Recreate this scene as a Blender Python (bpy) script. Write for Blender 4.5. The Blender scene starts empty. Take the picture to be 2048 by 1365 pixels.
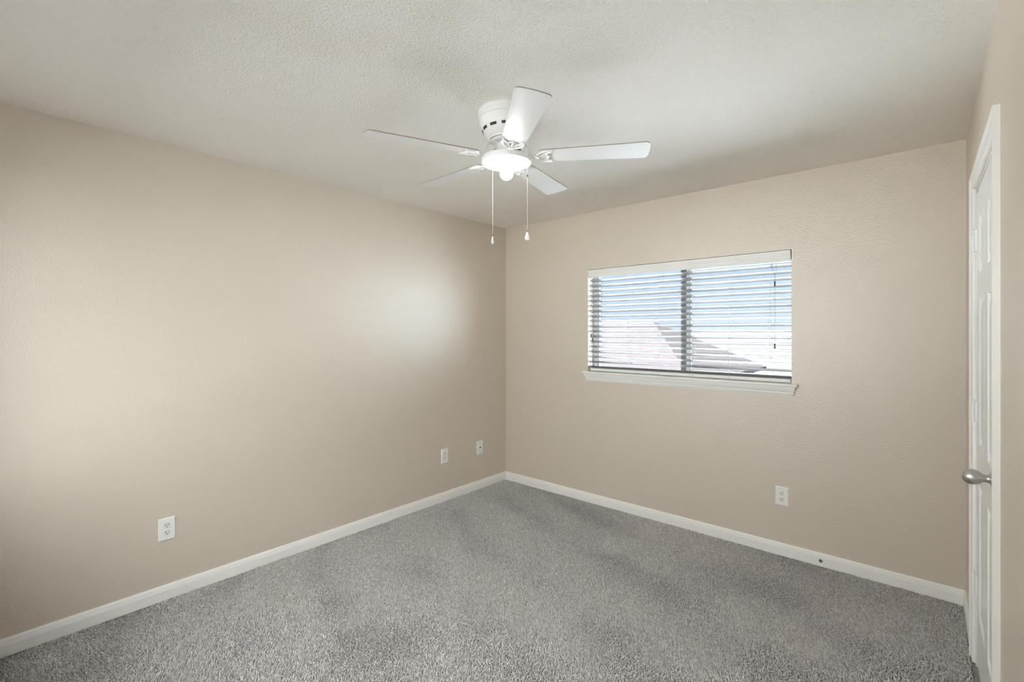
import bpy, bmesh, math
import numpy as np
from mathutils import Vector, Matrix

S = bpy.context.scene
COL = S.collection
R = math.radians

# ------------------------------------------------------------------ camera
cam_d = bpy.data.cameras.new('camera')
cam_d.sensor_width = 36.0
cam_d.lens = 940.0 / 2048.0 * 36.0
cam_d.shift_y = -16.5 / 2048.0
cam_d.clip_start = 0.02
cam_d.clip_end = 500
cam = bpy.data.objects.new('camera', cam_d)
COL.objects.link(cam)
CAM = Vector((3.058, -3.420, 1.425))
cam.location = CAM
cam.rotation_euler = (R(90), 0, R(41.07))
S.camera = cam

# ------------------------------------------------------------------ world, sun, exposure
S.view_settings.view_transform = 'Standard'
S.view_settings.look = 'None'
S.view_settings.exposure = 1.03
S.view_settings.gamma = 1.0
S.view_settings.use_curve_mapping = False
S.cycles.use_denoising = True
S.cycles.max_bounces = 14
S.cycles.diffuse_bounces = 8
S.cycles.glossy_bounces = 4
S.cycles.transparent_max_bounces = 12
S.cycles.caustics_reflective = False
S.cycles.caustics_refractive = False
S.cycles.sample_clamp_indirect = 40.0

SUN_STRENGTH = 43.5
SKY_REAR = 6.6
BULB_STRENGTH = 32.0
world = bpy.data.worlds.new('sky')
S.world = world
world.use_nodes = True
nt = world.node_tree
nt.nodes.clear()
out = nt.nodes.new('ShaderNodeOutputWorld')
bg = nt.nodes.new('ShaderNodeBackground')
tc = nt.nodes.new('ShaderNodeTexCoord')
sep = nt.nodes.new('ShaderNodeSeparateXYZ')
ramp = nt.nodes.new('ShaderNodeValToRGB')
nt.links.new(tc.outputs['Generated'], sep.inputs[0])
nt.links.new(sep.outputs['Z'], ramp.inputs[0])
e = ramp.color_ramp.elements
e[0].position = 0.0
e[0].color = (0.74, 0.86, 1.0, 1)
e[1].position = 1.0
e[1].color = (0.30, 0.50, 0.95, 1)
m_ = ramp.color_ramp.elements.new(0.25)
m_.color = (0.56, 0.76, 1.0, 1)
# brighter sky added behind and to the right of the house, as fill; in front of the blind it is clear blue
dt = nt.nodes.new('ShaderNodeVectorMath')
dt.operation = 'DOT_PRODUCT'
dt.inputs[1].default_value = (0.30, -0.954, 0.0)
nt.links.new(tc.outputs['Generated'], dt.inputs[0])
mr = nt.nodes.new('ShaderNodeMapRange')
mr.interpolation_type = 'SMOOTHSTEP'
mr.inputs['From Min'].default_value = 0.22
mr.inputs['From Max'].default_value = 0.62
nt.links.new(dt.outputs['Value'], mr.inputs['Value'])
mxw = nt.nodes.new('ShaderNodeMix')
mxw.data_type = 'RGBA'
fill_tint = (0.985, 1.0, 1.01)
mxw.inputs['B'].default_value = (*[c*SKY_REAR for c in fill_tint], 1)
nt.links.new(mr.outputs['Result'], mxw.inputs['Factor'])
nt.links.new(ramp.outputs[0], mxw.inputs['A'])
nt.links.new(mxw.outputs['Result'], bg.inputs[0])
bg.inputs[1].default_value = 0.5
nt.links.new(bg.outputs[0], out.inputs[0])

sun_d = bpy.data.lights.new('sun', 'SUN')
sun_d.energy = SUN_STRENGTH
sun_d.angle = R(0.6)
sun_d.color = (1.0, 0.985, 0.96)
sun = bpy.data.objects.new('sun', sun_d)
COL.objects.link(sun)
# high sun in the plane of the end walls: no direct beam enters; sunlit ground throws light up through the blind at the ceiling
sun.rotation_euler = Vector((-0.62, 0.06, 0.85)).normalized().to_track_quat('Z', 'Y').to_euler()

# ------------------------------------------------------------------ materials
def mat(name, color, rough=0.5, metal=0.0, spec=0.5, bump=None, emit=None, mottled=None, ior=None):
    m = bpy.data.materials.new(name)
    m.use_nodes = True
    t = m.node_tree
    b = t.nodes['Principled BSDF']
    b.inputs['Base Color'].default_value = (*color, 1)
    b.inputs['Roughness'].default_value = rough
    b.inputs['Metallic'].default_value = metal
    b.inputs['Specular IOR Level'].default_value = spec
    co = t.nodes.new('ShaderNodeTexCoord')
    if mottled:                       # (scale, amount): faint procedural unevenness of the base colour
        n = t.nodes.new('ShaderNodeTexNoise')
        n.inputs['Scale'].default_value = mottled[0]
        n.inputs['Detail'].default_value = 3
        mx = t.nodes.new('ShaderNodeMix')
        mx.data_type = 'RGBA'
        mx.inputs['A'].default_value = (*[c * (1 - mottled[1]) for c in color], 1)
        mx.inputs['B'].default_value = (*[min(1, c * (1 + mottled[1])) for c in color], 1)
        t.links.new(co.outputs['Object'], n.inputs['Vector'])
        t.links.new(n.outputs['Fac'], mx.inputs['Factor'])
        t.links.new(mx.outputs['Result'], b.inputs['Base Color'])
    if bump:                          # (scale, strength, distance)
        n = t.nodes.new('ShaderNodeTexNoise')
        n.inputs['Scale'].default_value = bump[0]
        n.inputs['Detail'].default_value = 2.5
        n.inputs['Roughness'].default_value = 0.55
        bp = t.nodes.new('ShaderNodeBump')
        bp.inputs['Strength'].default_value = bump[1]
        bp.inputs['Distance'].default_value = bump[2]
        t.links.new(co.outputs['Object'], n.inputs['Vector'])
        t.links.new(n.outputs['Fac'], bp.inputs['Height'])
        t.links.new(bp.outputs['Normal'], b.inputs['Normal'])
    if ior:
        b.inputs['IOR'].default_value = ior
    if emit:
        b.inputs['Emission Color'].default_value = (*emit[0], 1)
        b.inputs['Emission Strength'].default_value = emit[1]
    return m

M = {}
M['wall'] = mat('beige_wall_paint', (0.625, 0.550, 0.462), 0.43, spec=1.0, bump=(105, 0.5, 0.0030), mottled=(120, 0.045), ior=1.62)  # fine colour speckle stands in for shading of the orange-peel bumps
M['ceiling'] = mat('cream_ceiling_paint', (0.86, 0.835, 0.795), 0.75, spec=0.3, bump=(105, 1.0, 0.0042), mottled=(115, 0.05))  # speckle in the colour stands in for shading of the ceiling texture
M['trim'] = mat('white_trim_paint', (0.84, 0.83, 0.80), 0.32, mottled=(6, 0.01))
M['door'] = mat('white_door_paint', (0.84, 0.84, 0.83), 0.28, mottled=(6, 0.01))
M['fan'] = mat('white_enamel', (0.76, 0.76, 0.75), 0.38, mottled=(9, 0.01))
M['blade'] = mat('white_blade_laminate', (0.84, 0.845, 0.86), 0.30, mottled=(7, 0.012))
M['edge'] = mat('grey_blade_edge', (0.30, 0.275, 0.24), 0.6, mottled=(30, 0.08))
M['dark'] = mat('dark_recess', (0.035, 0.033, 0.03), 0.7, mottled=(30, 0.1))
M['plate'] = mat('white_plate_plastic', (0.83, 0.83, 0.81), 0.35, mottled=(40, 0.01))
M['recept'] = mat('ivory_receptacle_plastic', (0.80, 0.77, 0.71), 0.4, mottled=(40, 0.01))
M['nickel'] = mat('brushed_nickel', (0.56, 0.54, 0.51), 0.38, metal=1.0, mottled=(60, 0.04))
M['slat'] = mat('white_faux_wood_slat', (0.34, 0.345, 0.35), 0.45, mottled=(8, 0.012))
M['valance'] = mat('white_valance', (0.80, 0.80, 0.775), 0.42, mottled=(8, 0.012))
M['cord'] = mat('white_cord', (0.66, 0.66, 0.64), 0.8, mottled=(80, 0.05))
M['darkcord'] = mat('grey_cord', (0.20, 0.20, 0.20), 0.8, mottled=(80, 0.05))
M['tassel'] = mat('brown_wood_tassel', (0.20, 0.105, 0.035), 0.4, mottled=(90, 0.3))
M['condenser'] = mat('dark_plastic_condenser', (0.07, 0.075, 0.08), 0.4, mottled=(90, 0.1))
M['vinyl'] = mat('white_window_vinyl', (0.80, 0.81, 0.82), 0.4, mottled=(9, 0.012))
M['alu'] = mat('grey_window_seal', (0.22, 0.23, 0.24), 0.5, mottled=(30, 0.05))
M['chain'] = mat('pale_bead_chain', (0.86, 0.85, 0.80), 0.35, mottled=(90, 0.03))
M['bulb'] = mat('lit_bulb_glass', (0.9, 0.9, 0.9), 0.4, emit=((1.0, 0.985, 0.955), BULB_STRENGTH))
M['bulbneck'] = mat('white_bulb_neck', (0.86, 0.86, 0.85), 0.4, mottled=(30, 0.01))
M['roof'] = mat('reddish_brown_shingles', (0.033, 0.029, 0.032), 0.9, spec=0.1, mottled=(6, 0.25))
M['roof2'] = mat('grey_shingles', (0.046, 0.046, 0.053), 0.9, spec=0.1, mottled=(6, 0.25))
M['siding'] = mat('pale_siding', (0.14, 0.135, 0.15), 0.9, spec=0.1, mottled=(4, 0.06))
M['asphalt'] = mat('dark_asphalt_ground', (0.05, 0.05, 0.05), 0.95, mottled=(1.2, 0.2))
M['rear_bounce'] = mat('pale_rear_bounce', (0.40, 0.405, 0.41), 0.9, mottled=(1.5, 0.08))  # for the added bounce surface behind the room
M['reflector'] = mat('white_reflector', (0.80, 0.89, 0.99), 0.9, mottled=(1.5, 0.03))  # for the added block that reflects sun into the window
M['leaves'] = mat('dark_foliage', (0.016, 0.018, 0.018), 0.95, spec=0.05, mottled=(1.0, 0.4))
M['ground'] = mat('pale_front_bounce', (0.69, 0.76, 0.83), 0.9, mottled=(1.5, 0.08))  # for the added bounce slab outside the blind

# window glass: clear, with a faint reflection
g = bpy.data.materials.new('window_glass')
g.use_nodes = True
t = g.node_tree
t.nodes.clear()
o_ = t.nodes.new('ShaderNodeOutputMaterial')
tr = t.nodes.new('ShaderNodeBsdfTransparent')
tr.inputs[0].default_value = (0.95, 0.97, 0.97, 1)
gl = t.nodes.new('ShaderNodeBsdfGlossy')
gl.inputs['Roughness'].default_value = 0.02
lw = t.nodes.new('ShaderNodeLayerWeight')
lw.inputs[0].default_value = 0.5
pw_ = t.nodes.new('ShaderNodeMath')
pw_.operation = 'POWER'
pw_.inputs[1].default_value = 5.0
fr = t.nodes.new('ShaderNodeMath')
fr.operation = 'MULTIPLY_ADD'
fr.inputs[1].default_value = 0.6
fr.inputs[2].default_value = 0.012
t.links.new(lw.outputs['Facing'], pw_.inputs[0])
t.links.new(pw_.outputs[0], fr.inputs[0])
mxs = t.nodes.new('ShaderNodeMixShader')
t.links.new(fr.outputs[0], mxs.inputs[0])
t.links.new(tr.outputs[0], mxs.inputs[1])
t.links.new(gl.outputs[0], mxs.inputs[2])
t.links.new(mxs.outputs[0], o_.inputs[0])
M['glass'] = g

# carpet yarn: each tuft has its own grey
def carpet_mat(name, dark, light):
    m = bpy.data.materials.new(name)
    m.use_nodes = True
    t = m.node_tree
    b = t.nodes['Principled BSDF']
    b.inputs['Roughness'].default_value = 0.95
    b.inputs['Specular IOR Level'].default_value = 0.1
    geo = t.nodes.new('ShaderNodeNewGeometry')
    mx = t.nodes.new('ShaderNodeMix')
    mx.data_type = 'RGBA'
    mx.inputs['A'].default_value = (*dark, 1)
    mx.inputs['B'].default_value = (*light, 1)
    t.links.new(geo.outputs['Random Per Island'], mx.inputs['Factor'])
    t.links.new(mx.outputs['Result'], b.inputs['Base Color'])
    return m
M['yarn'] = carpet_mat('grey_carpet_yarn', (0.53, 0.505, 0.49), (0.93, 0.905, 0.885))
M['backing'] = mat('grey_carpet_backing', (0.42, 0.40, 0.385), 1.0, spec=0.05, bump=(160, 0.8, 0.006), mottled=(140, 0.4))

# ------------------------------------------------------------------ mesh helpers
def tag(o, label=None, cat=None, group=None, kind=None):
    if label: o['label'] = label
    if cat: o['category'] = cat
    if group: o['group'] = group
    if kind: o['kind'] = kind
    return o

def link(name, bm, material, parent=None, smooth=False, bevel=0.0, seg=2, autosmooth=None):
    me = bpy.data.meshes.new(name)
    bmesh.ops.recalc_face_normals(bm, faces=bm.faces)
    bm.to_mesh(me)
    bm.free()
    o = bpy.data.objects.new(name, me)
    COL.objects.link(o)
    mats = material if isinstance(material, (list, tuple)) else [material]
    for mm in mats:
        me.materials.append(mm)
    if smooth or autosmooth:
        for p in me.polygons:
            p.use_smooth = True
        if autosmooth:
            try:
                me.set_sharp_from_angle(angle=R(autosmooth))
            except Exception:
                pass
    if bevel:
        mod = o.modifiers.new('bevel', 'BEVEL')
        mod.width = bevel
        mod.segments = seg
        mod.limit_method = 'ANGLE'
        mod.angle_limit = R(35)
    if parent:
        o.parent = parent
    return o

def empty(name, loc, rz=0.0):
    o = bpy.data.objects.new(name, None)
    o.empty_display_size = 0.05
    COL.objects.link(o)
    o.location = loc
    o.rotation_euler = (0, 0, rz)
    return o

def box(bm, x0, x1, y0, y1, z0, z1, mi=0):
    v = [bm.verts.new(p) for p in ((x0,y0,z0),(x1,y0,z0),(x1,y1,z0),(x0,y1,z0),(x0,y0,z1),(x1,y0,z1),(x1,y1,z1),(x0,y1,z1))]
    fs = []
    for q in ((0,3,2,1),(4,5,6,7),(0,1,5,4),(1,2,6,5),(2,3,7,6),(3,0,4,7)):
        f = bm.faces.new([v[i] for i in q])
        f.material_index = mi
        fs.append(f)
    return fs

def lathe(bm, prof, c=(0,0,0), n=48, cap=True, axis='z'):
    def P(r, h, a):
        if axis == 'z':
            return (c[0] + r*math.cos(a), c[1] + r*math.sin(a), c[2] + h)
        if axis == 'x':
            return (c[0] + h, c[1] + r*math.cos(a), c[2] + r*math.sin(a))
        return (c[0] + r*math.cos(a), c[1] + h, c[2] + r*math.sin(a))
    rings = []
    for r, h in prof:
        rings.append([bm.verts.new(P(max(r, 1e-5), h, 2*math.pi*k/n)) for k in range(n)])
    for a, b in zip(rings[:-1], rings[1:]):
        for k in range(n):
            bm.faces.new((a[k], a[(k+1) % n], b[(k+1) % n], b[k]))
    if cap:
        bm.faces.new(rings[0])
        bm.faces.new(rings[-1])

def tube(bm, pts, r, n=8, radii=None):
    pts = [Vector(p) for p in pts]
    rings = []
    up = None
    for i, p in enumerate(pts):
        d = (pts[min(i+1, len(pts)-1)] - pts[max(i-1, 0)]).normalized()
        if up is None:
            up = Vector((0,0,1)) if abs(d.z) < 0.9 else Vector((1,0,0))
        u = (up - d*up.dot(d)).normalized()
        w = d.cross(u)
        up = u
        rr = radii[i] if radii else r
        rings.append([bm.verts.new(p + rr*(math.cos(2*math.pi*k/n)*u + math.sin(2*math.pi*k/n)*w)) for k in range(n)])
    for a, b in zip(rings[:-1], rings[1:]):
        for k in range(n):
            bm.faces.new((a[k], a[(k+1) % n], b[(k+1) % n], b[k]))
    bm.faces.new(rings[0])
    bm.faces.new(rings[-1])

def extrude_profile(bm, prof, p0, p1, out, up=Vector((0,0,1)), cut0=0.0, cut1=0.0):
    """sweep a closed (out, up) profile from p0 to p1; cut: mitre, shift along the run per unit of 'out'"""
    p0, p1, out = Vector(p0), Vector(p1), Vector(out)
    d = (p1 - p0).normalized()
    a = [bm.verts.new(p0 + out*u + up*v + d*(u*cut0)) for u, v in prof]
    b = [bm.verts.new(p1 + out*u + up*v - d*(u*cut1)) for u, v in prof]
    n = len(prof)
    for k in range(n):
        bm.faces.new((a[k], a[(k+1) % n], b[(k+1) % n], b[k]))
    bm.faces.new(a)
    bm.faces.new(b)

def box_obj(name, b, material, parent=None, bevel=0.0, seg=2):
    bm = bmesh.new()
    box(bm, *b)
    return link(name, bm, material, parent, bevel=bevel, seg=seg)

def arc(p0, p1, p2, n=10):
    p0, p1, p2 = Vector(p0), Vector(p1), Vector(p2)
    return [(1-t)**2*p0 + 2*t*(1-t)*p1 + t*t*p2 for t in [i/n for i in range(n+1)]]

# ------------------------------------------------------------------ room shell
W, L, H, T = 3.234, 3.61, 2.44, 0.15
WX0, WX1, WZ0, WZ1 = 0.930, 2.435, 1.082, 1.957          # window opening
DY0, DY1, DZ = -1.356, -0.572, 2.040                      # door opening (in y)
BASE = -0.012                                             # subfloor level, carpet pile comes up to 0

def struct(o):
    o['kind'] = 'structure'
    return o

struct(box_obj('floor', (-T, W+T, -L-T, T, -0.20, BASE), M['backing']))
struct(box_obj('ceiling', (-T, W+T, -L-T, T, H, H+0.15), M['ceiling']))
struct(box_obj('wall_left', (-T, 0, -L-T, T, BASE, H), M['wall']))

def wall_with_hole(name, u0, u1, z0, z1, h0, h1, k0, k1, near, far, axis):
    """solid wall with one rectangular opening (and its returns), as one closed mesh"""
    bm = bmesh.new()
    us = [u0, h0, h1, u1]
    zs = [z0, k0, k1, z1] if k0 > z0 + 1e-6 else [z0, k1, z1]
    def P(u, z, w):
        return (u, w, z) if axis == 'x' else (w, u, z)
    grid = {}
    for i, u in enumerate(us):
        for j, z in enumerate(zs):
            for s, w in enumerate((near, far)):
                grid[i, j, s] = bm.verts.new(P(u, z, w))
    hole = (1, 1 if len(zs) == 4 else 0)
    ni, nj = len(us)-1, len(zs)-1
    for i in range(ni):
        for j in range(nj):
            if (i, j) == hole:
                continue
            for s in (0, 1):
                bm.faces.new((grid[i,j,s], grid[i+1,j,s], grid[i+1,j+1,s], grid[i,j+1,s]))
    def side(a, b):
        try:
            bm.faces.new((grid[(*a,0)], grid[(*b,0)], grid[(*b,1)], grid[(*a,1)]))
        except ValueError:
            pass
    for i in range(ni):
        if not (len(zs) == 3 and i == 1):
            side((i,0),(i+1,0))
        side((i,nj),(i+1,nj))
    for j in range(nj):
        side((0,j),(0,j+1)); side((ni,j),(ni,j+1))
    i, j = hole
    side((i,j),(i,j+1)); side((i+1,j),(i+1,j+1)); side((i,j+1),(i+1,j+1))
    if len(zs) == 4:
        side((i,j),(i+1,j))
    return struct(link(name, bm, M['wall']))

wall_with_hole('wall_far', 0, W, BASE, H, WX0, WX1, WZ0, WZ1, 0.0, T, 'x')
wall_with_hole('wall_right', -1.95, T, BASE, H, DY0, DY1, BASE, DZ, W, W+T, 'y')
# glazed door added in the unseen right wall, to let in fill daylight
GY0, GY1, GZ1 = -3.50, -2.72, 2.06
wall_with_hole('wall_right_rear', -L-T, -1.95, BASE, H, GY0, GY1, BASE, GZ1, W, W+T, 'y')
bm = bmesh.new()
for b_ in ((GY0, GY0+0.06, BASE, GZ1), (GY1-0.06, GY1, BASE, GZ1), (GY0+0.06, GY1-0.06, GZ1-0.06, GZ1), (GY0+0.06, GY1-0.06, BASE, 0.10)):
    box(bm, W+0.06, W+0.11, b_[0], b_[1], b_[2], b_[3])
fill_door_frame = struct(link('fill_door', bm, M['vinyl']))
bm = bmesh.new()
box(bm, W+0.083, W+0.087, GY0+0.05, GY1-0.05, 0.09, GZ1-0.05)
link('pane', bm, M['glass'], fill_door_frame)
RX0, RX1, RZ0, RZ1 = 0.30, 2.60, 0.75, 2.20              # unseen window added behind the camera, to let in fill daylight
wall_with_hole('wall_rear', 0, W, BASE, H, RX0, RX1, RZ0, RZ1, -L, -L-T, 'x')
bm = bmesh.new()
for b_ in ((RX0, RX0+0.05, RZ0, RZ1), (RX1-0.05, RX1, RZ0, RZ1), (RX0+0.05, RX1-0.05, RZ0, RZ0+0.05), (RX0+0.05, RX1-0.05, RZ1-0.05, RZ1), (1.425, 1.475, RZ0+0.05, RZ1-0.05)):
    box(bm, b_[0], b_[1], -L-0.13, -L-0.08, b_[2], b_[3])
fill_window_frame = struct(link('fill_window', bm, M['vinyl']))
bm = bmesh.new()
box(bm, RX0+0.04, RX1-0.04, -L-0.108, -L-0.104, RZ0+0.04, RZ1-0.04)
link('pane', bm, M['glass'], fill_window_frame)
# closet behind the shut door
struct(box_obj('wall_closet', (W+T, W+T+0.05, DY0-0.2, DY1+0.2, BASE, H), M['wall']))

# baseboards: flat board with a stepped, grooved top
BB = [(0,-0.006),(0.0125,-0.006),(0.0125,0.046),(0.0108,0.049),(0.0108,0.0515),(0.0118,0.053),(0.0098,0.056),(0.0085,0.0615),
      (0.0090,0.063),(0.0066,0.067),(0.0040,0.0715),(0.0030,0.0735),(0,0.0735)]
bm = bmesh.new()
extrude_profile(bm, BB, (0,-L,0), (0,0,0), (1,0,0), cut1=1.0)
struct(link('baseboard_left', bm, M['trim']))
bm = bmesh.new()
extrude_profile(bm, BB, (0,0,0), (W,0,0), (0,-1,0), cut0=1.0, cut1=1.0)
struct(link('baseboard_far', bm, M['trim']))
CY0, CY1, CT = -1.420, -0.513, 2.105                      # outer edges of the door casing
bm = bmesh.new()
extrude_profile(bm, BB, (W,0,0), (W,CY1,0), (-1,0,0), cut0=1.0)
extrude_profile(bm, BB, (W,CY0,0), (W,GY1+0.001,0), (-1,0,0))
struct(link('baseboard_right', bm, M['trim']))

# small round cable hole through the far baseboard, with a metal cable end in it
hx, hz = 2.593, 0.0285
gr = empty('cable_grommet', (hx, -0.0125, hz))
tag(gr, 'small dark round cable grommet low in the white baseboard below the window wall outlet', 'cable grommet')
bm = bmesh.new()
lathe(bm, [(0.0090,0.0),(0.0098,-0.0012),(0.0088,-0.0022),(0.0072,-0.0018),(0.0066,0.0)], n=28, axis='y', cap=False)
link('ring', bm, M['condenser'], gr, smooth=True)
bm = bmesh.new()
lathe(bm, [(0.0068,0.0002),(0.0068,-0.0009)], n=24, axis='y')
link('hole', bm, M['dark'], gr)
bm = bmesh.new()
lathe(bm, [(0.0032,0.0),(0.0032,-0.0035),(0.0014,-0.0035),(0.0014,-0.0052)], c=(0.001,0,-0.0008), n=16, axis='y')
link('cable_end', bm, M['nickel'], gr)

# ------------------------------------------------------------------ window
FY0, FY1 = 0.092, 0.140
win = empty('window_1', ((WX0+WX1)/2, FY1, WZ0))
struct(win)
win['label'] = 'white framed sliding window behind the slatted blind'
def wchild(name, bm, m, **k):
    o = link(name, bm, m, None, **k)
    o.parent = win
    o.matrix_parent_inverse = Matrix.Translation(win.location).inverted()
    return o
bm = bmesh.new()
fw_ = 0.040
box(bm, WX0, WX0+fw_, FY0, FY1, WZ0, WZ1)
box(bm, WX1-0.014, WX1, FY0, FY1, WZ0, WZ1)
box(bm, WX0+fw_, WX1-0.014, FY0, FY1, WZ0, WZ0+fw_)
box(bm, WX0+fw_, WX1-0.014, FY0, FY1, WZ1-fw_, WZ1)
wchild('window_frame', bm, M['vinyl'])
MX = 1.722
bm = bmesh.new()
box(bm, MX-0.036, MX+0.006, FY0+0.008, FY0+0.030, WZ0+fw_, WZ1-fw_)
wchild('meeting_stile', bm, M['alu'])
bm = bmesh.new()
box(bm, MX+0.006, MX+0.030, FY0+0.004, FY0+0.034, WZ0+fw_, WZ1-fw_)
box(bm, MX+0.030, WX1-0.014, FY0+0.004, FY0+0.034, WZ0+fw_, WZ0+fw_+0.022)
box(bm, MX+0.030, WX1-0.014, FY0+0.004, FY0+0.034, WZ1-fw_-0.022, WZ1-fw_)
wchild('sash', bm, M['vinyl'])
bm = bmesh.new()
box(bm, WX0+fw_, WX0+fw_+0.006, FY0+0.004, FY0+0.030, WZ0+fw_, WZ1-fw_)
box(bm, MX+0.030, MX+0.035, FY0+0.010, FY0+0.030, WZ0+fw_+0.022, WZ1-fw_-0.022)
wchild('glazing_seal', bm, M['alu'])
bm = bmesh.new()
box(bm, WX0+fw_, MX-0.02, FY0+0.034, FY0+0.038, WZ0+fw_, WZ1-fw_)
wchild('pane', bm, M['glass'])
bm = bmesh.new()
box(bm, MX+0.02, WX1-0.010, FY0+0.017, FY0+0.021, WZ0+fw_+0.01, WZ1-fw_-0.01)
wchild('pane', bm, M['glass'])

# window stool and moulded apron
sill = empty('trim_1', ((WX0+WX1)/2, 0, WZ0))
struct(sill)
sill['label'] = 'white window stool with a moulded apron under the blind'
bm = bmesh.new()
ST0, ST1 = 1.082, 1.100
box(bm, WX0+0.0005, WX1-0.0005, -0.001, FY0-0.0005, ST0+0.0005, ST1)
o = link('stool_board', bm, M['trim'])
o.parent = sill; o.matrix_parent_inverse = Matrix.Translation(sill.location).inverted()
bm = bmesh.new()
box(bm, WX0-0.042, WX1+0.036, -0.034, -0.0005, ST0, ST1)
o = link('stool_nosing', bm, M['trim'], bevel=0.007, seg=4)
o.parent = sill; o.matrix_parent_inverse = Matrix.Translation(sill.location).inverted()
bm = bmesh.new()
AP = [(0.028,1.082),(0.028,1.077),(0.0255,1.075),(0.0250,1.070),(0.0225,1.062),(0.0185,1.053),(0.0150,1.046),(0.0135,1.0425),
      (0.0150,1.041),(0.0150,1.038),(0.0120,1.032),(0.0092,1.026),(0.0080,1.021)]
rings = []
for u, z in AP:
    x0, x1 = WX0-0.006-u*0.7, WX1+0.004+u*0.7
    rings.append([bm.verts.new(p) for p in ((x0,-0.0002,z),(x0,-u,z),(x1,-u,z),(x1,-0.0002,z))])
for a, b in zip(rings[:-1], rings[1:]):
    for k in range(4):
        bm.faces.new((a[k], a[(k+1) % 4], b[(k+1) % 4], b[k]))
bm.faces.new(rings[0]); bm.faces.new(rings[-1])
o = link('apron', bm, M['trim'], autosmooth=40)
o.parent = sill; o.matrix_parent_inverse = Matrix.Translation(sill.location).inverted()

# ------------------------------------------------------------------ blind
blind = empty('window_blind', ((WX0+WX1)/2, 0.045, ST1))
tag(blind, 'white two inch slatted blind hanging in the window opening', 'blind')
INV = Matrix.Translation(blind.location).inverted()
def bchild(o, parent=None):
    p = parent or blind
    o.parent = p
    o.matrix_parent_inverse = INV if p is blind else Matrix.Identity(4)
    return o
BX0, BX1 = WX0+0.006, WX1-0.008
bm = bmesh.new()
VP = [(0.0,0),(0.006,0),(0.0065,0.010),(0.0085,0.013),(0.0085,0.022),(0.0065,0.025),(0.0065,0.033),(0.0090,0.036),(0.0090,0.045),
      (0.0115,0.050),(0.0130,0.056),(0.0130,0.066),(0.0,0.066)]
extrude_profile(bm, VP, (WX0+0.002,0.010,1.887), (WX1-0.006,0.010,1.887), (0,-1,0))
bchild(link('valance', bm, M['valance']))
bm = bmesh.new()
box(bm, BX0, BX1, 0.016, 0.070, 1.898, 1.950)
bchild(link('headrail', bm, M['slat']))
SL_TILT, SL_W, SL_P, NS = R(21), 0.050, 0.0428, 18
YF = 0.021
def slat_bm(z, tilt=SL_TILT, sag=0.0):
    bm = bmesh.new()
    nu = 6
    c, s = math.cos(tilt), math.sin(tilt)
    top, bot = [], []
    for i in range(nu+1):
        u = i/nu
        crown = 0.0028*(1-(2*u-1)**2)
        for th, lst in ((0.0014, top), (-0.0014, bot)):
            a, h = u*SL_W, crown+th
            lst.append((YF + a*c + h*s, z - a*s + h*c))
    prof = top + bot[::-1]
    ra = [bm.verts.new((BX0, y, zz)) for y, zz in prof]
    rm = [bm.verts.new(((BX0+BX1)/2, y, zz-sag)) for y, zz in prof]
    rb = [bm.verts.new((BX1, y, zz)) for y, zz in prof]
    n = len(prof)
    for a, b in ((ra, rm), (rm, rb)):
        for k in range(n):
            bm.faces.new((a[k], a[(k+1) % n], b[(k+1) % n], b[k]))
    bm.faces.new(ra); bm.faces.new(rb)
    return bm
ZS = [1.873 - SL_P*k for k in range(NS)]
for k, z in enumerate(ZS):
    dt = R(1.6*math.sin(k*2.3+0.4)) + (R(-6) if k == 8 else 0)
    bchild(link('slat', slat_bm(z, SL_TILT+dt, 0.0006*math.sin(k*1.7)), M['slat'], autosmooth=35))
bchild(box_obj('bottom_rail', (BX0, BX1, 0.022, 0.072, ST1+0.004, ST1+0.027), M['valance'], bevel=0.003))
LX = [1.040, 1.292, 1.543, 1.800, 2.048, 2.308]
for x in LX:
    bm = bmesh.new()
    for y in (YF-0.0016, YF+SL_W*math.cos(SL_TILT)+0.0016):
        dz = 0 if y < 0.03 else -SL_W*math.sin(SL_TILT)
        tube(bm, [(x, y, 1.900), (x, y, ST1+0.012)], 0.0007, n=5)
    for z in ZS:
        tube(bm, [(x, YF-0.0016, z-0.0022), (x, YF+SL_W*math.cos(SL_TILT)+0.0016, z-0.0022-SL_W*math.sin(SL_TILT))], 0.0005, n=4)
    bchild(link('ladder_cord', bm, M['cord']))
    bm = bmesh.new()
    lathe(bm, [(0.0045,0.0),(0.0045,-0.002),(0.002,-0.003)], c=(x+0.004, 0.0218, ST1+0.0125), n=12, axis='y')
    bchild(link('rail_button', bm, M['cord']))
TP = [(0.0025,0.0),(0.0055,-0.001),(0.0062,-0.003),(0.0062,-0.007),(0.0045,-0.012),(0.0048,-0.018),(0.0068,-0.024),(0.0070,-0.029),(0.0050,-0.031),(0.002,-0.031)]
def tassel(parent, x, y, z):
    bm = bmesh.new()
    lathe(bm, TP, c=(x, y, z), n=20)
    o = link('tassel', bm, M['tassel'], None, smooth=True)
    o.parent = parent
    return o
def cord(pts, m, r=0.0008):
    bm = bmesh.new()
    tube(bm, pts, r, n=6)
    return bchild(link('pull_cord', bm, m))
# two tilt cords at the left end
c1 = cord([(0.957,0.012,1.90),(0.957,0.0125,1.6),(0.957,0.012,1.417)], M['cord'])
tassel(c1, 0.957, 0.012, 1.417)
c2 = cord([(0.969,0.010,1.90),(0.969,0.0105,1.6),(0.969,0.010,1.383)], M['cord'])
tassel(c2, 0.969, 0.010, 1.383)
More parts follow.
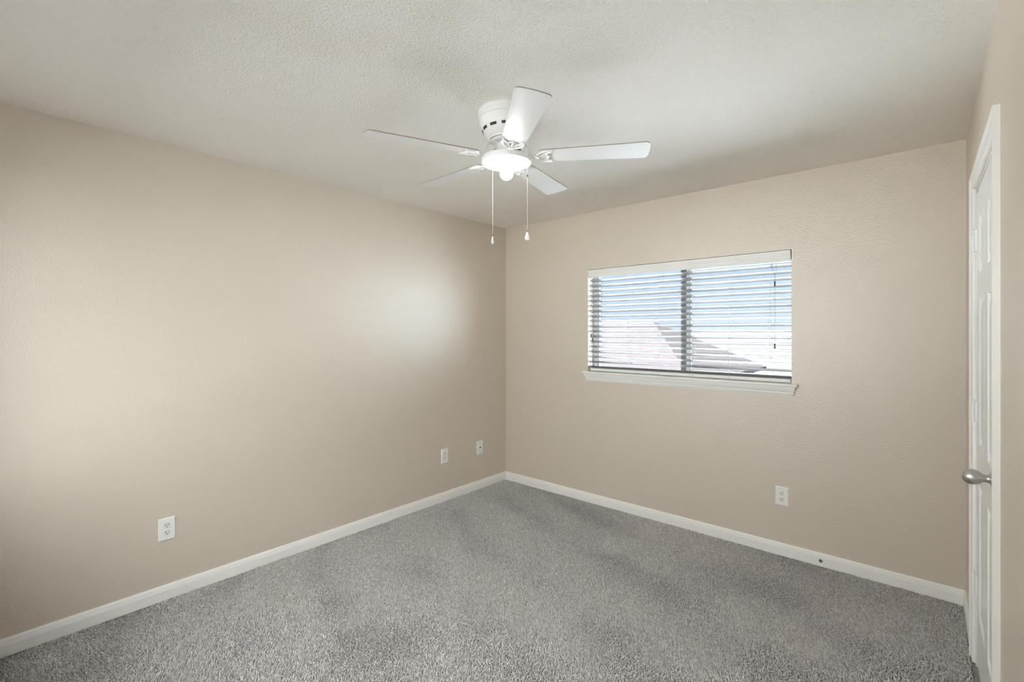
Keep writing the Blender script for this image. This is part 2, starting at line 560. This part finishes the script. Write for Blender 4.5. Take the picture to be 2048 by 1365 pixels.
# lift cords at the right end: two cords meet in a condenser, then one hangs to the tassel
CXR = 2.338
for pts in ([(2.324,0.014,1.893),(2.319,0.010,1.872),(2.322,0.010,1.850),(CXR-0.001,0.009,1.800),(CXR,0.009,1.758)],
            [(2.349,0.014,1.893),(2.345,0.010,1.872),(2.348,0.010,1.840),(CXR+0.002,0.009,1.795),(CXR,0.009,1.758)]):
    cord(pts, M['darkcord'])
c3 = cord([(CXR,0.009,1.735),(CXR+0.0005,0.0095,1.55),(CXR,0.009,1.352)], M['darkcord'])
tassel(c3, CXR, 0.009, 1.353)
bm = bmesh.new()
lathe(bm, [(0.002,0.034),(0.0042,0.032),(0.0048,0.028),(0.0046,0.010),(0.0058,0.004),(0.0058,0.001),(0.003,0.0)], c=(CXR,0.009,1.728), n=18)
bchild(link('cord_condenser', bm, M['condenser'], smooth=True))

# ------------------------------------------------------------------ door on the right wall
door = empty('door_1', (W, (DY0+DY1)/2, 0))
struct(door)
door['label'] = 'white six panel door shut in the right wall'
DINV = Matrix.Translation(door.location).inverted()
def dchild(o, parent=None):
    o.parent = parent or door
    if not parent:
        o.matrix_parent_inverse = DINV
    return o
SY0, SY1, SZ0, SZ1 = -1.3395, -0.5885, 0.012, 2.0235
XF, XB = W+0.003, W+0.038                                   # door faces, room side first
bm = bmesh.new()
wd = SY1-SY0
st = 0.108
pw = (wd-3*st)/2
ys = [SY0, SY0+st, SY0+st+pw, SY0+2*st+pw, SY0+2*st+2*pw, SY1]
zs = [SZ0, 0.235, 0.800, 0.960, 1.570, 1.675, 1.905, SZ1]
vg = {}
def V(y, z, d=0.0):
    key = (round(y,5), round(z,5), round(d,5))
    if key not in vg:
        vg[key] = bm.verts.new((XF+d, y, z))
    return vg[key]
for i in range(5):
    for j in range(7):
        y0, y1, z0, z1 = ys[i], ys[i+1], zs[j], zs[j+1]
        if i in (1, 3) and j in (1, 3, 5):
            steps = [(0.0,0.0),(0.006,0.007),(0.014,0.009),(0.020,0.009),(0.040,0.002)]
            rg = []
            for ins, dep in steps:
                rg.append([V(y0+ins,z0+ins,dep), V(y1-ins,z0+ins,dep), V(y1-ins,z1-ins,dep), V(y0+ins,z1-ins,dep)])
            for a, b in zip(rg[:-1], rg[1:]):
                for k in range(4):
                    bm.faces.new((a[k], a[(k+1) % 4], b[(k+1) % 4], b[k]))
            bm.faces.new(rg[-1])
        else:
            bm.faces.new((V(y0,z0), V(y1,z0), V(y1,z1), V(y0,z1)))
bk = [bm.verts.new((XB, y, z)) for y, z in ((SY0,SZ0),(SY1,SZ0),(SY1,SZ1),(SY0,SZ1))]
bm.faces.new(bk)
be = [e_ for e_ in bm.edges if len(e_.link_faces) == 1 and all(abs(v.co.x-XF) < 1e-6 for v in e_.verts)]
# sides: fan each border run of the front face to the matching back edge
def border(sel, key):
    return sorted([v for v in bm.verts if abs(v.co.x-XF) < 1e-6 and sel(v.co)], key=key)
for sel, key, a, b in ((lambda c: abs(c.z-SZ0) < 1e-6, lambda v: v.co.y, bk[0], bk[1]),
                       (lambda c: abs(c.z-SZ1) < 1e-6, lambda v: v.co.y, bk[3], bk[2]),
                       (lambda c: abs(c.y-SY0) < 1e-6, lambda v: v.co.z, bk[0], bk[3]),
                       (lambda c: abs(c.y-SY1) < 1e-6, lambda v: v.co.z, bk[1], bk[2])):
    run = border(sel, key)
    bm.faces.new(run + [b, a])
dchild(link('door_panel', bm, M['door']))
# hinges, painted white
for hzc in (1.820, 1.086, 0.347):
    bm = bmesh.new()
    yk = SY1+0.0015
    for q, (a, b) in enumerate(((-0.046,-0.028),(-0.027,-0.0095),(-0.0085,0.0085),(0.0095,0.027),(0.028,0.046))):
        lathe(bm, [(0.0062,a),(0.0062,b)], c=(W-0.0085, yk, hzc), n=14)
    lathe(bm, [(0.0045,0.046),(0.0045,0.050),(0.002,0.052)], c=(W-0.0085, yk, hzc), n=12)
    hg = dchild(link('hinge', bm, M['door'], autosmooth=40))
    bm = bmesh.new()
    box(bm, W-0.0042, W+0.0028, yk-0.026, yk-0.0015, hzc-0.045, hzc+0.045)
    dchild(link('hinge_leaf', bm, M['door'], bevel=0.001), hg).matrix_parent_inverse = Matrix.Identity(4)
# knob
KY, KZ = -1.277, 0.955
bm = bmesh.new()
lathe(bm, [(0.0325,0.0),(0.0325,-0.003),(0.030,-0.007),(0.022,-0.011),(0.0145,-0.014),(0.0120,-0.018),(0.0115,-0.026),(0.0125,-0.028),
           (0.0135,-0.031),(0.0185,-0.036),(0.0225,-0.043),(0.0245,-0.051),(0.0245,-0.058),(0.0220,-0.067),(0.0170,-0.074),(0.0090,-0.079),(0.002,-0.0805)],
      c=(XF, KY, KZ), n=36, axis='x')
dchild(link('door_knob', bm, M['nickel'], smooth=True))['label'] = 'brushed nickel egg shaped knob'

# casing and jamb
cas = empty('trim_2', (W, (DY0+DY1)/2, 0))
struct(cas)
cas['label'] = 'white moulded casing around the shut door'
CINV = Matrix.Translation(cas.location).inverted()
def cchild(o):
    o.parent = cas
    o.matrix_parent_inverse = CINV
    return o
# (inward from the outer edge, out of the wall)
CP = [(0,0),(0,0.0165),(0.004,0.0180),(0.009,0.0180),(0.013,0.0155),(0.0145,0.0125),(0.022,0.0115),(0.034,0.0108),(0.044,0.0105),(0.0485,0.0120),
      (0.052,0.0105),(0.0565,0.0060),(0.0575,0.0)]
def casing_piece(name, ps):
    bm = bmesh.new()
    rings = []
    for (y, z, iy, iz) in ps:       # corner of the outer edge, inward direction
        rings.append([bm.verts.new((W-o2, y+iy*u, z+iz*u)) for u, o2 in CP])
    for a, b in zip(rings[:-1], rings[1:]):
        n = len(CP)
        for k in range(n):
            bm.faces.new((a[k], a[(k+1) % n], b[(k+1) % n], b[k]))
    bm.faces.new(rings[0]); bm.faces.new(rings[-1])
    return cchild(link(name, bm, M['trim'], autosmooth=50))
casing_piece('casing_side', [(CY1,-0.006,-1,0),(CY1,CT,-1,-1)])
casing_piece('casing_head', [(CY1,CT,-1,-1),(CY0,CT,1,-1)])
casing_piece('casing_side', [(CY0,CT,1,-1),(CY0,-0.006,1,0)])
bm = bmesh.new()
JT = 0.013
for (y0, y1, z0, z1) in ((DY1-JT, DY1-0.0003, BASE, DZ), (DY0+0.0003, DY0+JT, BASE, DZ), (DY0+JT, DY1-JT, DZ-JT, DZ-0.0003)):
    box(bm, W+0.0005, W+T-0.001, y0, y1, z0, z1)
for (y0, y1, z0, z1) in ((DY1-JT-0.012, DY1-JT, BASE, DZ-JT), (DY0+JT, DY0+JT+0.012, BASE, DZ-JT), (DY0+JT+0.012, DY1-JT-0.012, DZ-JT-0.012, DZ-JT)):
    box(bm, XB+0.002, XB+0.035, y0, y1, z0, z1)
cchild(link('jamb', bm, M['trim']))

# ------------------------------------------------------------------ wall plates
PW, PH, PT = 0.0750, 0.1190, 0.0062
def plate_bm(w=PW, h=PH, t=PT):
    bm = bmesh.new()
    b = 0.0045
    rg = []
    for ins, dep in ((0.0,0.0),(0.0,0.0018),(b*0.35,t-0.0012),(b,t)):
        x, z = w/2-ins, h/2-ins
        rg.append([bm.verts.new(p) for p in ((-x,-dep,-z),(x,-dep,-z),(x,-dep,z),(-x,-dep,z))])
    for a, c in zip(rg[:-1], rg[1:]):
        for k in range(4):
            bm.faces.new((a[k], a[(k+1) % 4], c[(k+1) % 4], c[k]))
    bm.faces.new(rg[0]); bm.faces.new(rg[-1])
    return bm
def screw(parent, z, m, r=0.0032):
    bm = bmesh.new()
    lathe(bm, [(r,0.0),(r,-0.0008),(r*0.6,-0.0014)], c=(0,-PT,z), n=14, axis='y')
    return link('screw', bm, m, parent)
def make_outlet():
    root = empty('wall_outlet', (0,0,0))
    link('cover_plate', plate_bm(), M['plate'], root)
    for zc in (0.0197, -0.0197):
        bm = bmesh.new()
        n = 32
        ra, rb, rc = [], [], []
        for k in range(n):
            a = 2*math.pi*k/n
            x, z = 0.0172*math.cos(a), 0.0172*math.sin(a)
            z = max(-0.0142, min(0.0142, z))
            ra.append(bm.verts.new((x, -PT+0.0004, zc+z)))
            rb.append(bm.verts.new((x, -PT-0.0010, zc+z)))
            rc.append(bm.verts.new((x*0.95, -PT-0.0016, zc+z*0.95)))
        for p, q in ((ra, rb), (rb, rc)):
            for k in range(n):
                bm.faces.new((p[k], p[(k+1) % n], q[(k+1) % n], q[k]))
        bm.faces.new(ra); bm.faces.new(rc)
        rec = link('receptacle', bm, M['recept'], root)
        bm = bmesh.new()
        f = -PT-0.0016
        box(bm, -0.0078, -0.0050, f-0.0003, f+0.0005, zc+0.0005, zc+0.0092)
        box(bm, 0.0050, 0.0076, f-0.0003, f+0.0005, zc+0.0015, zc+0.0088)
        lathe(bm, [(0.0027,0.0004),(0.0027,-0.0003)], c=(0, f, zc-0.0068), n=14, axis='y')
        link('slots', bm, M['dark'], rec)
    screw(root, 0.0, M['plate'])
    return root
def copy_tree(o, parent=None):
    c = o.copy()
    COL.objects.link(c)
    c.parent = parent
    for ch in list(o.children):
        copy_tree(ch, c)
    return c
src = make_outlet()
outs = [
    ((0.0, -2.735, 0.371), R(90), 'white duplex wall outlet low on the left wall nearest the camera'),
    ((0.0, -0.784, 0.377), R(90), 'white duplex wall outlet on the left wall beside the cable jack plate'),
    ((2.3815, 0.0, 0.3735), 0.0, 'white duplex wall outlet on the window wall, below the right end of the blind'),
]
for i, (loc, rz, lab) in enumerate(outs):
    o = src if i == 0 else copy_tree(src)
    o.location = loc
    o.rotation_euler = (0, 0, rz)
    tag(o, lab, 'wall outlet', 'duplex outlets on the walls')
cx = empty('cable_jack_plate', (0.0, -0.365, 0.371), R(90))
cx.rotation_euler = (0, R(-2.2), R(90))
tag(cx, 'white cable jack cover plate hung slightly askew on the left wall near the corner', 'cable jack')
bm = plate_bm()
o = link('cover_plate', bm, M['plate'], cx)
o.location = (0, -0.002, 0)
screw(cx, 0.042, M['dark'], 0.0030).location = (0,-0.002,0)
screw(cx, -0.042, M['dark'], 0.0030).location = (0,-0.002,0)
bm = bmesh.new()
lathe(bm, [(0.0058,0.0),(0.0058,-0.003),(0.0046,-0.003),(0.0046,-0.008),(0.0018,-0.008)], c=(0,-PT-0.002,0.004), n=18, axis='y')
link('coax_connector', bm, M['dark'], cx)
bm = plate_bm(0.06, 0.10, 0.0022)
link('mounting_gasket', bm, M['plate'], cx)

# ------------------------------------------------------------------ ceiling fan
FX, FY = 1.618, -1.806
fan = empty('ceiling_fan', (FX, FY, H))
tag(fan, 'white five blade ceiling fan with one bare lit bulb in the middle of the ceiling', 'ceiling fan')
def zf(z): return z-H          # child coordinates: height above the ceiling plane
bm = bmesh.new()
lathe(bm, [(0.126,zf(2.4398)),(0.1305,zf(2.434)),(0.1312,zf(2.424)),(0.1300,zf(2.419)),(0.1312,zf(2.414)),(0.1312,zf(2.404)),(0.1288,zf(2.400)),(0.1240,zf(2.398)),
           (0.1225,zf(2.390)),(0.1195,zf(2.376)),(0.1165,zf(2.366)),(0.1155,zf(2.360)),(0.1120,zf(2.356)),(0.1060,zf(2.343)),(0.0980,zf(2.329)),(0.0890,zf(2.319)),
           (0.0800,zf(2.314)),(0.0780,zf(2.309)),(0.060,zf(2.309))], n=72)
hous = link('motor_housing', bm, M['fan'], fan, autosmooth=38)
for k in range(12):                 # dark cooling slots round the lower cone
    a0 = 2*math.pi*k/12 + 0.16
    bm = bmesh.new()
    n = 6
    r0, z0, r1, z1 = 0.1118, 2.3543, 0.1070, 2.3435
    va, vb, wa, wb = [], [], [], []
    for i in range(n+1):
        a = a0 + (i/n-0.5)*0.30
        for lst, r, z, e2 in ((va, r0, z0, 0.0010), (vb, r1, z1, 0.0010), (wa, r0, z0, -0.003), (wb, r1, z1, -0.003)):
            rr = r + e2
            lst.append(bm.verts.new((rr*math.cos(a), rr*math.sin(a), zf(z)-e2*0.45)))
    for i in range(n):
        bm.faces.new((va[i], va[i+1], vb[i+1], vb[i]))
        bm.faces.new((wa[i], wa[i+1], wb[i+1], wb[i]))
        bm.faces.new((va[i], va[i+1], wa[i+1], wa[i]))
        bm.faces.new((vb[i], vb[i+1], wb[i+1], wb[i]))
    bm.faces.new((va[0], vb[0], wb[0], wa[0])); bm.faces.new((va[n], vb[n], wb[n], wa[n]))
    link('cooling_slot', bm, M['dark'], hous)
bm = bmesh.new()
lathe(bm, [(0.062,zf(2.3090)),(0.072,zf(2.307)),(0.072,zf(2.296)),(0.066,zf(2.293)),(0.04,zf(2.293))], n=48)
link('rotor_hub', bm, M['fan'], fan, autosmooth=38)
bm = bmesh.new()
lathe(bm, [(0.040,zf(2.2930)),(0.052,zf(2.290)),(0.0535,zf(2.285)),(0.0500,zf(2.281)),(0.0495,zf(2.240)),(0.053,zf(2.2345)),(0.053,zf(2.2305)),(0.03,zf(2.2305))], n=48)
sw = link('switch_housing', bm, M['fan'], fan, autosmooth=38)
bm = bmesh.new()
fwd = Vector((-math.sin(R(41.07)), math.cos(R(41.07)), 0)); rgt = Vector((math.cos(R(41.07)), math.sin(R(41.07)), 0))
def loc(l, d, z): return rgt*l + fwd*d + Vector((0,0,zf(z)))
tube(bm, [loc(0.030,-0.044,2.266), loc(0.040,-0.052,2.262), loc(0.052,-0.052,2.252), loc(0.066,-0.048,2.249)], 0.004, n=10, radii=[0.0045,0.0035,0.0060,0.0020])
link('reverse_switch', bm, M['dark'], sw, smooth=True)
bm = bmesh.new()
lathe(bm, [(0.020,zf(2.2300)),(0.108,zf(2.2300)),(0.1130,zf(2.2280)),(0.1150,zf(2.2240)),(0.1150,zf(2.2060)),(0.1135,zf(2.2040)),(0.1110,zf(2.2040)),(0.1095,zf(2.2065)),
           (0.1080,zf(2.2190)),(0.1020,zf(2.2235)),(0.055,zf(2.2235)),(0.046,zf(2.2190)),(0.020,zf(2.2190))], n=72)
pan = link('light_pan', bm, M['fan'], fan, autosmooth=38)
bm = bmesh.new()
lathe(bm, [(0.024,zf(2.2190)),(0.024,zf(2.213)),(0.0185,zf(2.211)),(0.0185,zf(2.205)),(0.008,zf(2.205))], n=32)
link('lamp_socket', bm, M['fan'], pan, autosmooth=38)
bm = bmesh.new()
lathe(bm, [(0.012,zf(2.2050)),(0.0145,zf(2.2045)),(0.0150,zf(2.197)),(0.0160,zf(2.190)),(0.0185,zf(2.1845)),(0.010,zf(2.184))], n=32)
bulb = link('light_bulb', bm, M['bulbneck'], fan, smooth=True)
bm = bmesh.new()
prof = [(0.0185, 2.1845), (0.0235, 2.1790), (0.0275, 2.1725)]
for k in range(11):
    a = R(12) - R(102)*k/10
    prof.append((0.0305*math.cos(a), 2.1585+0.0305*math.sin(a)))
lathe(bm, [(r, zf(z)) for r, z in prof], n=40)
glb = link('glowing_globe', bm, M['bulb'], bulb, smooth=True)

# blades and their brackets
BR, A0, PITCH, BZ = 0.638, 27.1, R(9.5), 2.232
TILT = R(1.3)                       # the rotor hangs slightly out of level
def blade_outline():
    r0, r1 = 0.150, BR
    w0, w1 = 0.050, 0.0655
    pts = []
    def hw(r): return w0 + (w1-w0)*min(1, (r-r0)/(r1-r0))
    cr = 0.020
    # root, rounded corners
    pts += [(r0, -w0+0.018), (r0+0.006, -w0+0.006), (r0+0.018, -w0)]
    for i in range(1, 8): 
        r = r0+0.018+(r1-cr-r0-0.018)*i/8
        pts.append((r, -hw(r)))
    for i in range(7):
        a = -math.pi/2 + (math.pi/2)*i/6
        pts.append((r1-cr-0.004+cr*math.cos(a), -w1+cr+cr*math.sin(a)))
    # slightly bowed tip
    for i in range(1, 6):
        t_ = i/6
        w = -w1+cr+(2*w1-2*cr)*t_
        pts.append((r1-0.004+0.004*(1-(2*t_-1)**2), w))
    for i in range(7):
        a = (math.pi/2)*i/6
        pts.append((r1-cr-0.004+cr*math.cos(a), w1-cr+cr*math.sin(a)))
    for i in range(7, 0, -1):
        r = r0+0.018+(r1-cr-r0-0.018)*i/8
        pts.append((r, hw(r)))
    pts += [(r0+0.018, w0), (r0+0.006, w0-0.006), (r0, w0-0.018)]
    return pts
def blade_bm(zb):
    bm = bmesh.new()
    o2 = blade_outline()
    lo = [bm.verts.new((r, w, -0.0021)) for r, w in o2]
    hi = [bm.verts.new((r, w, 0.0021)) for r, w in o2]
    n = len(o2)
    bm.faces.new(lo); bm.faces.new(hi)
    for k in range(n):
        f = bm.faces.new((lo[k], lo[(k+1) % n], hi[(k+1) % n], hi[k]))
        f.material_index = 1
    M4 = Matrix.Translation((0,0,zb)) @ Matrix.Rotation(-PITCH, 4, 'X')
    bmesh.ops.transform(bm, matrix=M4, verts=bm.verts)
    return bm
def bracket_bm(zb):
    bm = bmesh.new()
    # foot screwed to the rotor
    box(bm, 0.052, 0.082, -0.013, 0.013, zf(2.2875), zf(2.2930))
    # S-shaped arm
    path = arc((0.078,0,zf(2.290)), (0.100,0,zf(2.292)), (0.106,0,zf(2.268)), 6) + arc((0.106,0,zf(2.268)), (0.112,0,zb-0.012), (0.150,0,zb-0.008), 8)[1:]
    w, h = 0.0105, 0.0058
    rg = []
    for i, p in enumerate(path):
        d = (path[min(i+1,len(path)-1)]-path[max(i-1,0)]).normalized()
        nrm = Vector((-d.z, 0, d.x))
        rg.append([bm.verts.new(p + Vector((0,sx*w,0)) + nrm*sz*h) for sx, sz in ((-1,-1),(1,-1),(1,1),(-1,1))])
    for a, b in zip(rg[:-1], rg[1:]):
        for k in range(4):
            bm.faces.new((a[k], a[(k+1) % 4], b[(k+1) % 4], b[k]))
    bm.faces.new(rg[0]); bm.faces.new(rg[-1])
    M4 = Matrix.Translation((0,0,zb)) @ Matrix.Rotation(-PITCH, 4, 'X')
    # openwork fork under the blade: two outer horns, a middle tongue, cross ribs
    def bar(pts, r):
        before = set(bm.verts)
        tube(bm, [Vector((x, y, -0.0058)) for x, y in pts], r, n=8)
        bmesh.ops.transform(bm, matrix=M4, verts=[v for v in bm.verts if v not in before])
    for s in (-1, 1):
        bar([(0.140, 0), (0.146, s*0.018), (0.158, s*0.034), (0.176, s*0.043), (0.200, s*0.046), (0.212, s*0.044)], 0.0046)
        bar([(0.212, s*0.044), (0.206, s*0.035), (0.194, s*0.030), (0.186, s*0.022), (0.190, s*0.012), (0.200, 0.0)], 0.0036)
        bar([(0.146, 0), (0.165, s*0.012), (0.186, s*0.022)], 0.0030)
    bar([(0.140, 0), (0.170, 0), (0.200, 0)], 0.0044)
    return bm
b_src = br_src = None
for k in range(5):
    # angles are measured clockwise from the camera's forward direction, seen from above
    th = math.radians(90) + R(41.07) - R(A0 + 72*k)
    zb = zf(BZ)
    if b_src is None:
        br_src = link('blade_bracket', bracket_bm(zb), M['fan'], fan, autosmooth=40)
        b_src = link('fan_blade', blade_bm(zb), [M['blade'], M['edge']], fan)
        b, br = b_src, br_src
    else:
        b, br = b_src.copy(), br_src.copy()
        COL.objects.link(b); COL.objects.link(br)
        b.parent = fan; br.parent = fan
    mt_ = (Matrix.Translation((0, 0, zb)) @ Matrix.Rotation(TILT, 4, rgt) @ Matrix.Translation((0, 0, -zb)) @ Matrix.Rotation(th, 4, 'Z'))
    b.matrix_local = mt_
    br.matrix_local = mt_

# pull chains
def chain(l, d, ztop, zbot, turn, r=0.0011, bead=None):
    p = loc(l, d, 0)
    bm = bmesh.new()
    tube(bm, [(p.x, p.y, zf(ztop)), (p.x, p.y, zf(zbot+0.038))], r*0.7, n=6)
    z = ztop
    while z > zbot+0.04:
        bmesh.ops.create_icosphere(bm, subdivisions=1, radius=r*1.25, matrix=Matrix.Translation((p.x, p.y, zf(z))))
        z -= 0.0042
    ch = link('pull_chain', bm, M['chain'], fan, smooth=True)
    bm = bmesh.new()
    n, rings = 24, []
    outl = []
    for (hw, z) in ((0.0012,0.040),(0.0030,0.036),(0.0060,0.028),(0.0095,0.019),(0.0118,0.011),(0.0115,0.005),(0.0080,0.001),(0.0020,0.0)):
        outl.append((hw, z))
    mt = Matrix.Translation((p.x, p.y, zf(zbot))) @ Matrix.Rotation(turn, 4, 'Z')
    for hw, z in outl:
        rings.append([bm.verts.new(mt @ Vector((hw*math.cos(2*math.pi*q/n), min(0.0045, 0.45*hw)*math.sin(2*math.pi*q/n), z))) for q in range(n)])
    for a, b in zip(rings[:-1], rings[1:]):
        for q in range(n):
            bm.faces.new((a[q], a[(q+1) % n], b[(q+1) % n], b[q]))
    bm.faces.new(rings[0]); bm.faces.new(rings[-1])
    link('pendant', bm, M['chain'], ch, smooth=True)
    if bead:
        bm = bmesh.new()
        lathe(bm, [(0.0012,0.006),(0.0022,0.004),(0.0022,-0.004),(0.0012,-0.006)], c=(p.x, p.y, zf(bead)), n=12)
        link('connector', bm, M['dark'], ch, smooth=True)
    bm = bmesh.new()
    lathe(bm, [(0.0012,0.003),(0.0018,0.0),(0.0012,-0.004)], c=(p.x, p.y, zf(zbot+0.042)), n=10)
    link('bell_cap', bm, M['dark'], ch, smooth=True)
    return ch
chain(-0.0685, 0.118, 2.250, 1.8560, R(41+68))
bm = bmesh.new()
tube(bm, [loc(-0.036,0.034,2.258), loc(-0.055,0.085,2.256), loc(-0.0685,0.118,2.250)], 0.0022, n=8)
link('chain_guide', bm, M['fan'], fan)
chain(0.0935, -0.074, 2.2220, 1.8360, R(41+12), bead=2.123)
bm = bmesh.new()
tube(bm, [loc(0.085,-0.068,2.219), loc(0.0935,-0.074,2.2215)], 0.0022, n=8)
link('chain_guide', bm, M['fan'], fan)

# ------------------------------------------------------------------ carpet pile
def carpet():
    rng = np.random.default_rng(7)
    sp = 0.0058
    xs = np.arange(0.0145, W-0.0145, sp)
    ysx = np.arange(-L+0.02, -0.0145, sp)
    X, Y = np.meshgrid(xs, ysx)
    X = X.ravel(); Y = Y.ravel()
    # only the part of the floor a viewer in this corner can see, with a margin
    f2 = np.array([fwd.x, fwd.y])
    dep = (X-CAM.x)*f2[0] + (Y-CAM.y)*f2[1]
    k = dep > 0.80
    X, Y = X[k], Y[k]
    n = len(X)
    X = X + rng.uniform(-0.5, 0.5, n)*sp
    Y = Y + rng.uniform(-0.5, 0.5, n)*sp
    X = np.clip(X, 0.0135, W-0.0135); Y = np.minimum(Y, -0.0135)
    def vnoise(x, y, s, seed):
        r = np.random.default_rng(seed)
        g_ = r.uniform(-1, 1, (96, 96))
        u, v = (x*s+50) % 95, (y*s+50) % 95
        i, j = u.astype(int), v.astype(int)
        fu, fv = u-i, v-j
        fu = fu*fu*(3-2*fu); fv = fv*fv*(3-2*fv)
        a = g_[i, j]*(1-fu)+g_[i+1, j]*fu
        b = g_[i, j+1]*(1-fu)+g_[i+1, j+1]*fu
        return a*(1-fv)+b*fv
    # brushed bands left by the vacuum cleaner: the pile leans one way or the other
    warp = 0.10*vnoise(X, Y, 1.6, 3)
    band = np.sin((Y*0.93 + X*0.30 + warp)*2*math.pi/0.47)
    patch = vnoise(X, Y, 2.4, 5) + 0.6*vnoise(X, Y, 5.5, 6)
    lean = 0.50*band + 0.85*patch
    la = lean*0.0095
    hd = np.array([0.66, -0.75])                            # brushing direction
    ang = rng.uniform(0, 2*math.pi, n)
    ra = rng.uniform(0.001, 0.0088, n)
    dx = la*hd[0] + ra*np.cos(ang)
    dy = la*hd[1] + ra*np.sin(ang)
    hgt = rng.uniform(0.0085, 0.0140, n) - 0.0006*np.abs(lean)
    rad = rng.uniform(0.0019, 0.0031, n)
    tw = rng.uniform(0, 2*math.pi, n)
    zb = BASE - 0.001
    V_ = np.zeros((n, 10, 3), np.float32)
    curl = rng.uniform(-0.0034, 0.0034, (n, 2))
    for ring, (t_, rr) in enumerate(((0.0, 0.8), (0.55, 1.15), (0.92, 0.85))):
        cx_ = X + dx*t_**1.6 + curl[:, 0]*math.sin(math.pi*t_)
        cy_ = Y + dy*t_**1.6 + curl[:, 1]*math.sin(math.pi*t_)
        cz_ = zb + hgt*t_
        for q in range(3):
            a = tw + 2*math.pi*q/3 + t_*1.6
            V_[:, ring*3+q, 0] = cx_ + rad*rr*np.cos(a)
            V_[:, ring*3+q, 1] = cy_ + rad*rr*np.sin(a)
            V_[:, ring*3+q, 2] = cz_
    V_[:, 9, 0] = X + dx; V_[:, 9, 1] = Y + dy; V_[:, 9, 2] = zb + hgt*1.06
    V_[:, :, 0] = np.clip(V_[:, :, 0], 0.0127, W-0.0127)
    V_[:, :, 1] = np.minimum(V_[:, :, 1], -0.0127)
    tri = []
    for ring in range(2):
        for q in range(3):
            a, b = ring*3+q, ring*3+(q+1) % 3
            tri += [(a, b, b+3), (a, b+3, a+3)]
    for q in range(3):
        tri.append((6+q, 6+(q+1) % 3, 9))
    tri = np.array(tri, np.int32)
    F = (tri[None] + (np.arange(n, dtype=np.int32)*10)[:, None, None]).reshape(-1, 3)
    me = bpy.data.meshes.new('carpet_pile')
    me.vertices.add(n*10)
    me.vertices.foreach_set('co', V_.reshape(-1))
    me.loops.add(F.size)
    me.loops.foreach_set('vertex_index', F.reshape(-1))
    me.polygons.add(len(F))
    me.polygons.foreach_set('loop_start', np.arange(0, F.size, 3, dtype=np.int32))
    me.polygons.foreach_set('loop_total', np.full(len(F), 3, np.int32))
    me.polygons.foreach_set('use_smooth', np.ones(len(F), bool))
    me.update(calc_edges=True)
    me.materials.append(M['yarn'])
    o = bpy.data.objects.new('carpet_pile', me)
    COL.objects.link(o)
    tag(o, 'thick grey textured carpet pile with vacuum marks covering the floor', 'carpet', kind='stuff')
carpet()

# ------------------------------------------------------------------ outside
GZ = -3.1
struct(box_obj('ground', (-60, 60, -60, 90, GZ-0.3, GZ), M['asphalt']))
# unseen pale slab, added to bounce sun up through the blind at the ceiling
struct(box_obj('ground_front_bounce', (-24.0, 2.6, 4.8, 12.2, GZ, GZ+0.03), M['ground']))
struct(box_obj('ground_rear_bounce', (-60.0, 20.0, -80.0, -16.0, GZ, GZ+0.02), M['rear_bounce']))  # unseen pale ground, added to bounce sun in from the rear
# unseen white block added at right; its sunlit side throws glare through the window
struct(box_obj('sun_reflector', (9.0, 17.0, 3.0, 17.0, GZ, 4.2), M['reflector']))
def house(name, label, x0, x1, y0, y1, zw, zr, roof, hip):
    r = empty(name, ((x0+x1)/2, (y0+y1)/2, GZ))
    tag(r, label, 'house', 'houses outside the window')
    inv = Matrix.Translation(r.location).inverted()
    def ch(o):
        o.parent = r
        o.matrix_parent_inverse = inv
    ch(box_obj('house_wall', (x0, x1, y0, y1, GZ, zw), M['siding']))
    bm = bmesh.new()
    e2 = 0.45
    ym = (y0+y1)/2
    a = [bm.verts.new(p) for p in ((x0-e2,y0-e2,zw-0.05),(x1+e2,y0-e2,zw-0.05),(x1+e2,y1+e2,zw-0.05),(x0-e2,y1+e2,zw-0.05))]
    b = [bm.verts.new(p) for p in ((x0-e2,y0-e2,zw+0.10),(x1+e2,y0-e2,zw+0.10),(x1+e2,y1+e2,zw+0.10),(x0-e2,y1+e2,zw+0.10))]
    t1, t2 = bm.verts.new((x0+hip, ym, zr)), bm.verts.new((x1-hip, ym, zr))
    bm.faces.new(a)
    for k in range(4):
        bm.faces.new((a[k], a[(k+1) % 4], b[(k+1) % 4], b[k]))
    bm.faces.new((b[0], b[1], t2, t1)); bm.faces.new((b[2], b[3], t1, t2))
    bm.faces.new((b[1], b[2], t2)); bm.faces.new((b[3], b[0], t1))
    ch(link('house_roof', bm, roof))
house('neighbour_house', 'nearer house with a pale pinkish hip roof, left outside the window, seen between the slats', -16.5, -3.2, 13.0, 22.0, -0.35, 1.95, M['roof'], 3.2)
house('neighbour_house', 'farther house with a long bright roof, right outside the window, seen between the slats', -25.0, 24.0, 23.0, 37.0, -2.05, 1.66, M['roof2'], 3.0)

# far dark line of trees along the horizon
bm = bmesh.new()
rng = np.random.default_rng(11)
x = -75.0
while x < 40.0:
    h = 4.3 + rng.uniform(-0.35, 0.35)
    bmesh.ops.create_icosphere(bm, subdivisions=4, radius=1.0, matrix=Matrix.Translation((x, 74+rng.uniform(-2, 2), GZ+h*0.5)) @ Matrix.Diagonal((2.8, 2.2, h*0.56, 1)))
    x += 2.6
for v in bm.verts:
    v.co += Vector(rng.uniform(-0.18, 0.18, 3))
tag(link('tree_line', bm, M['leaves'], smooth=True), 'distant dark line of trees on the horizon outside the window', 'trees', kind='stuff')
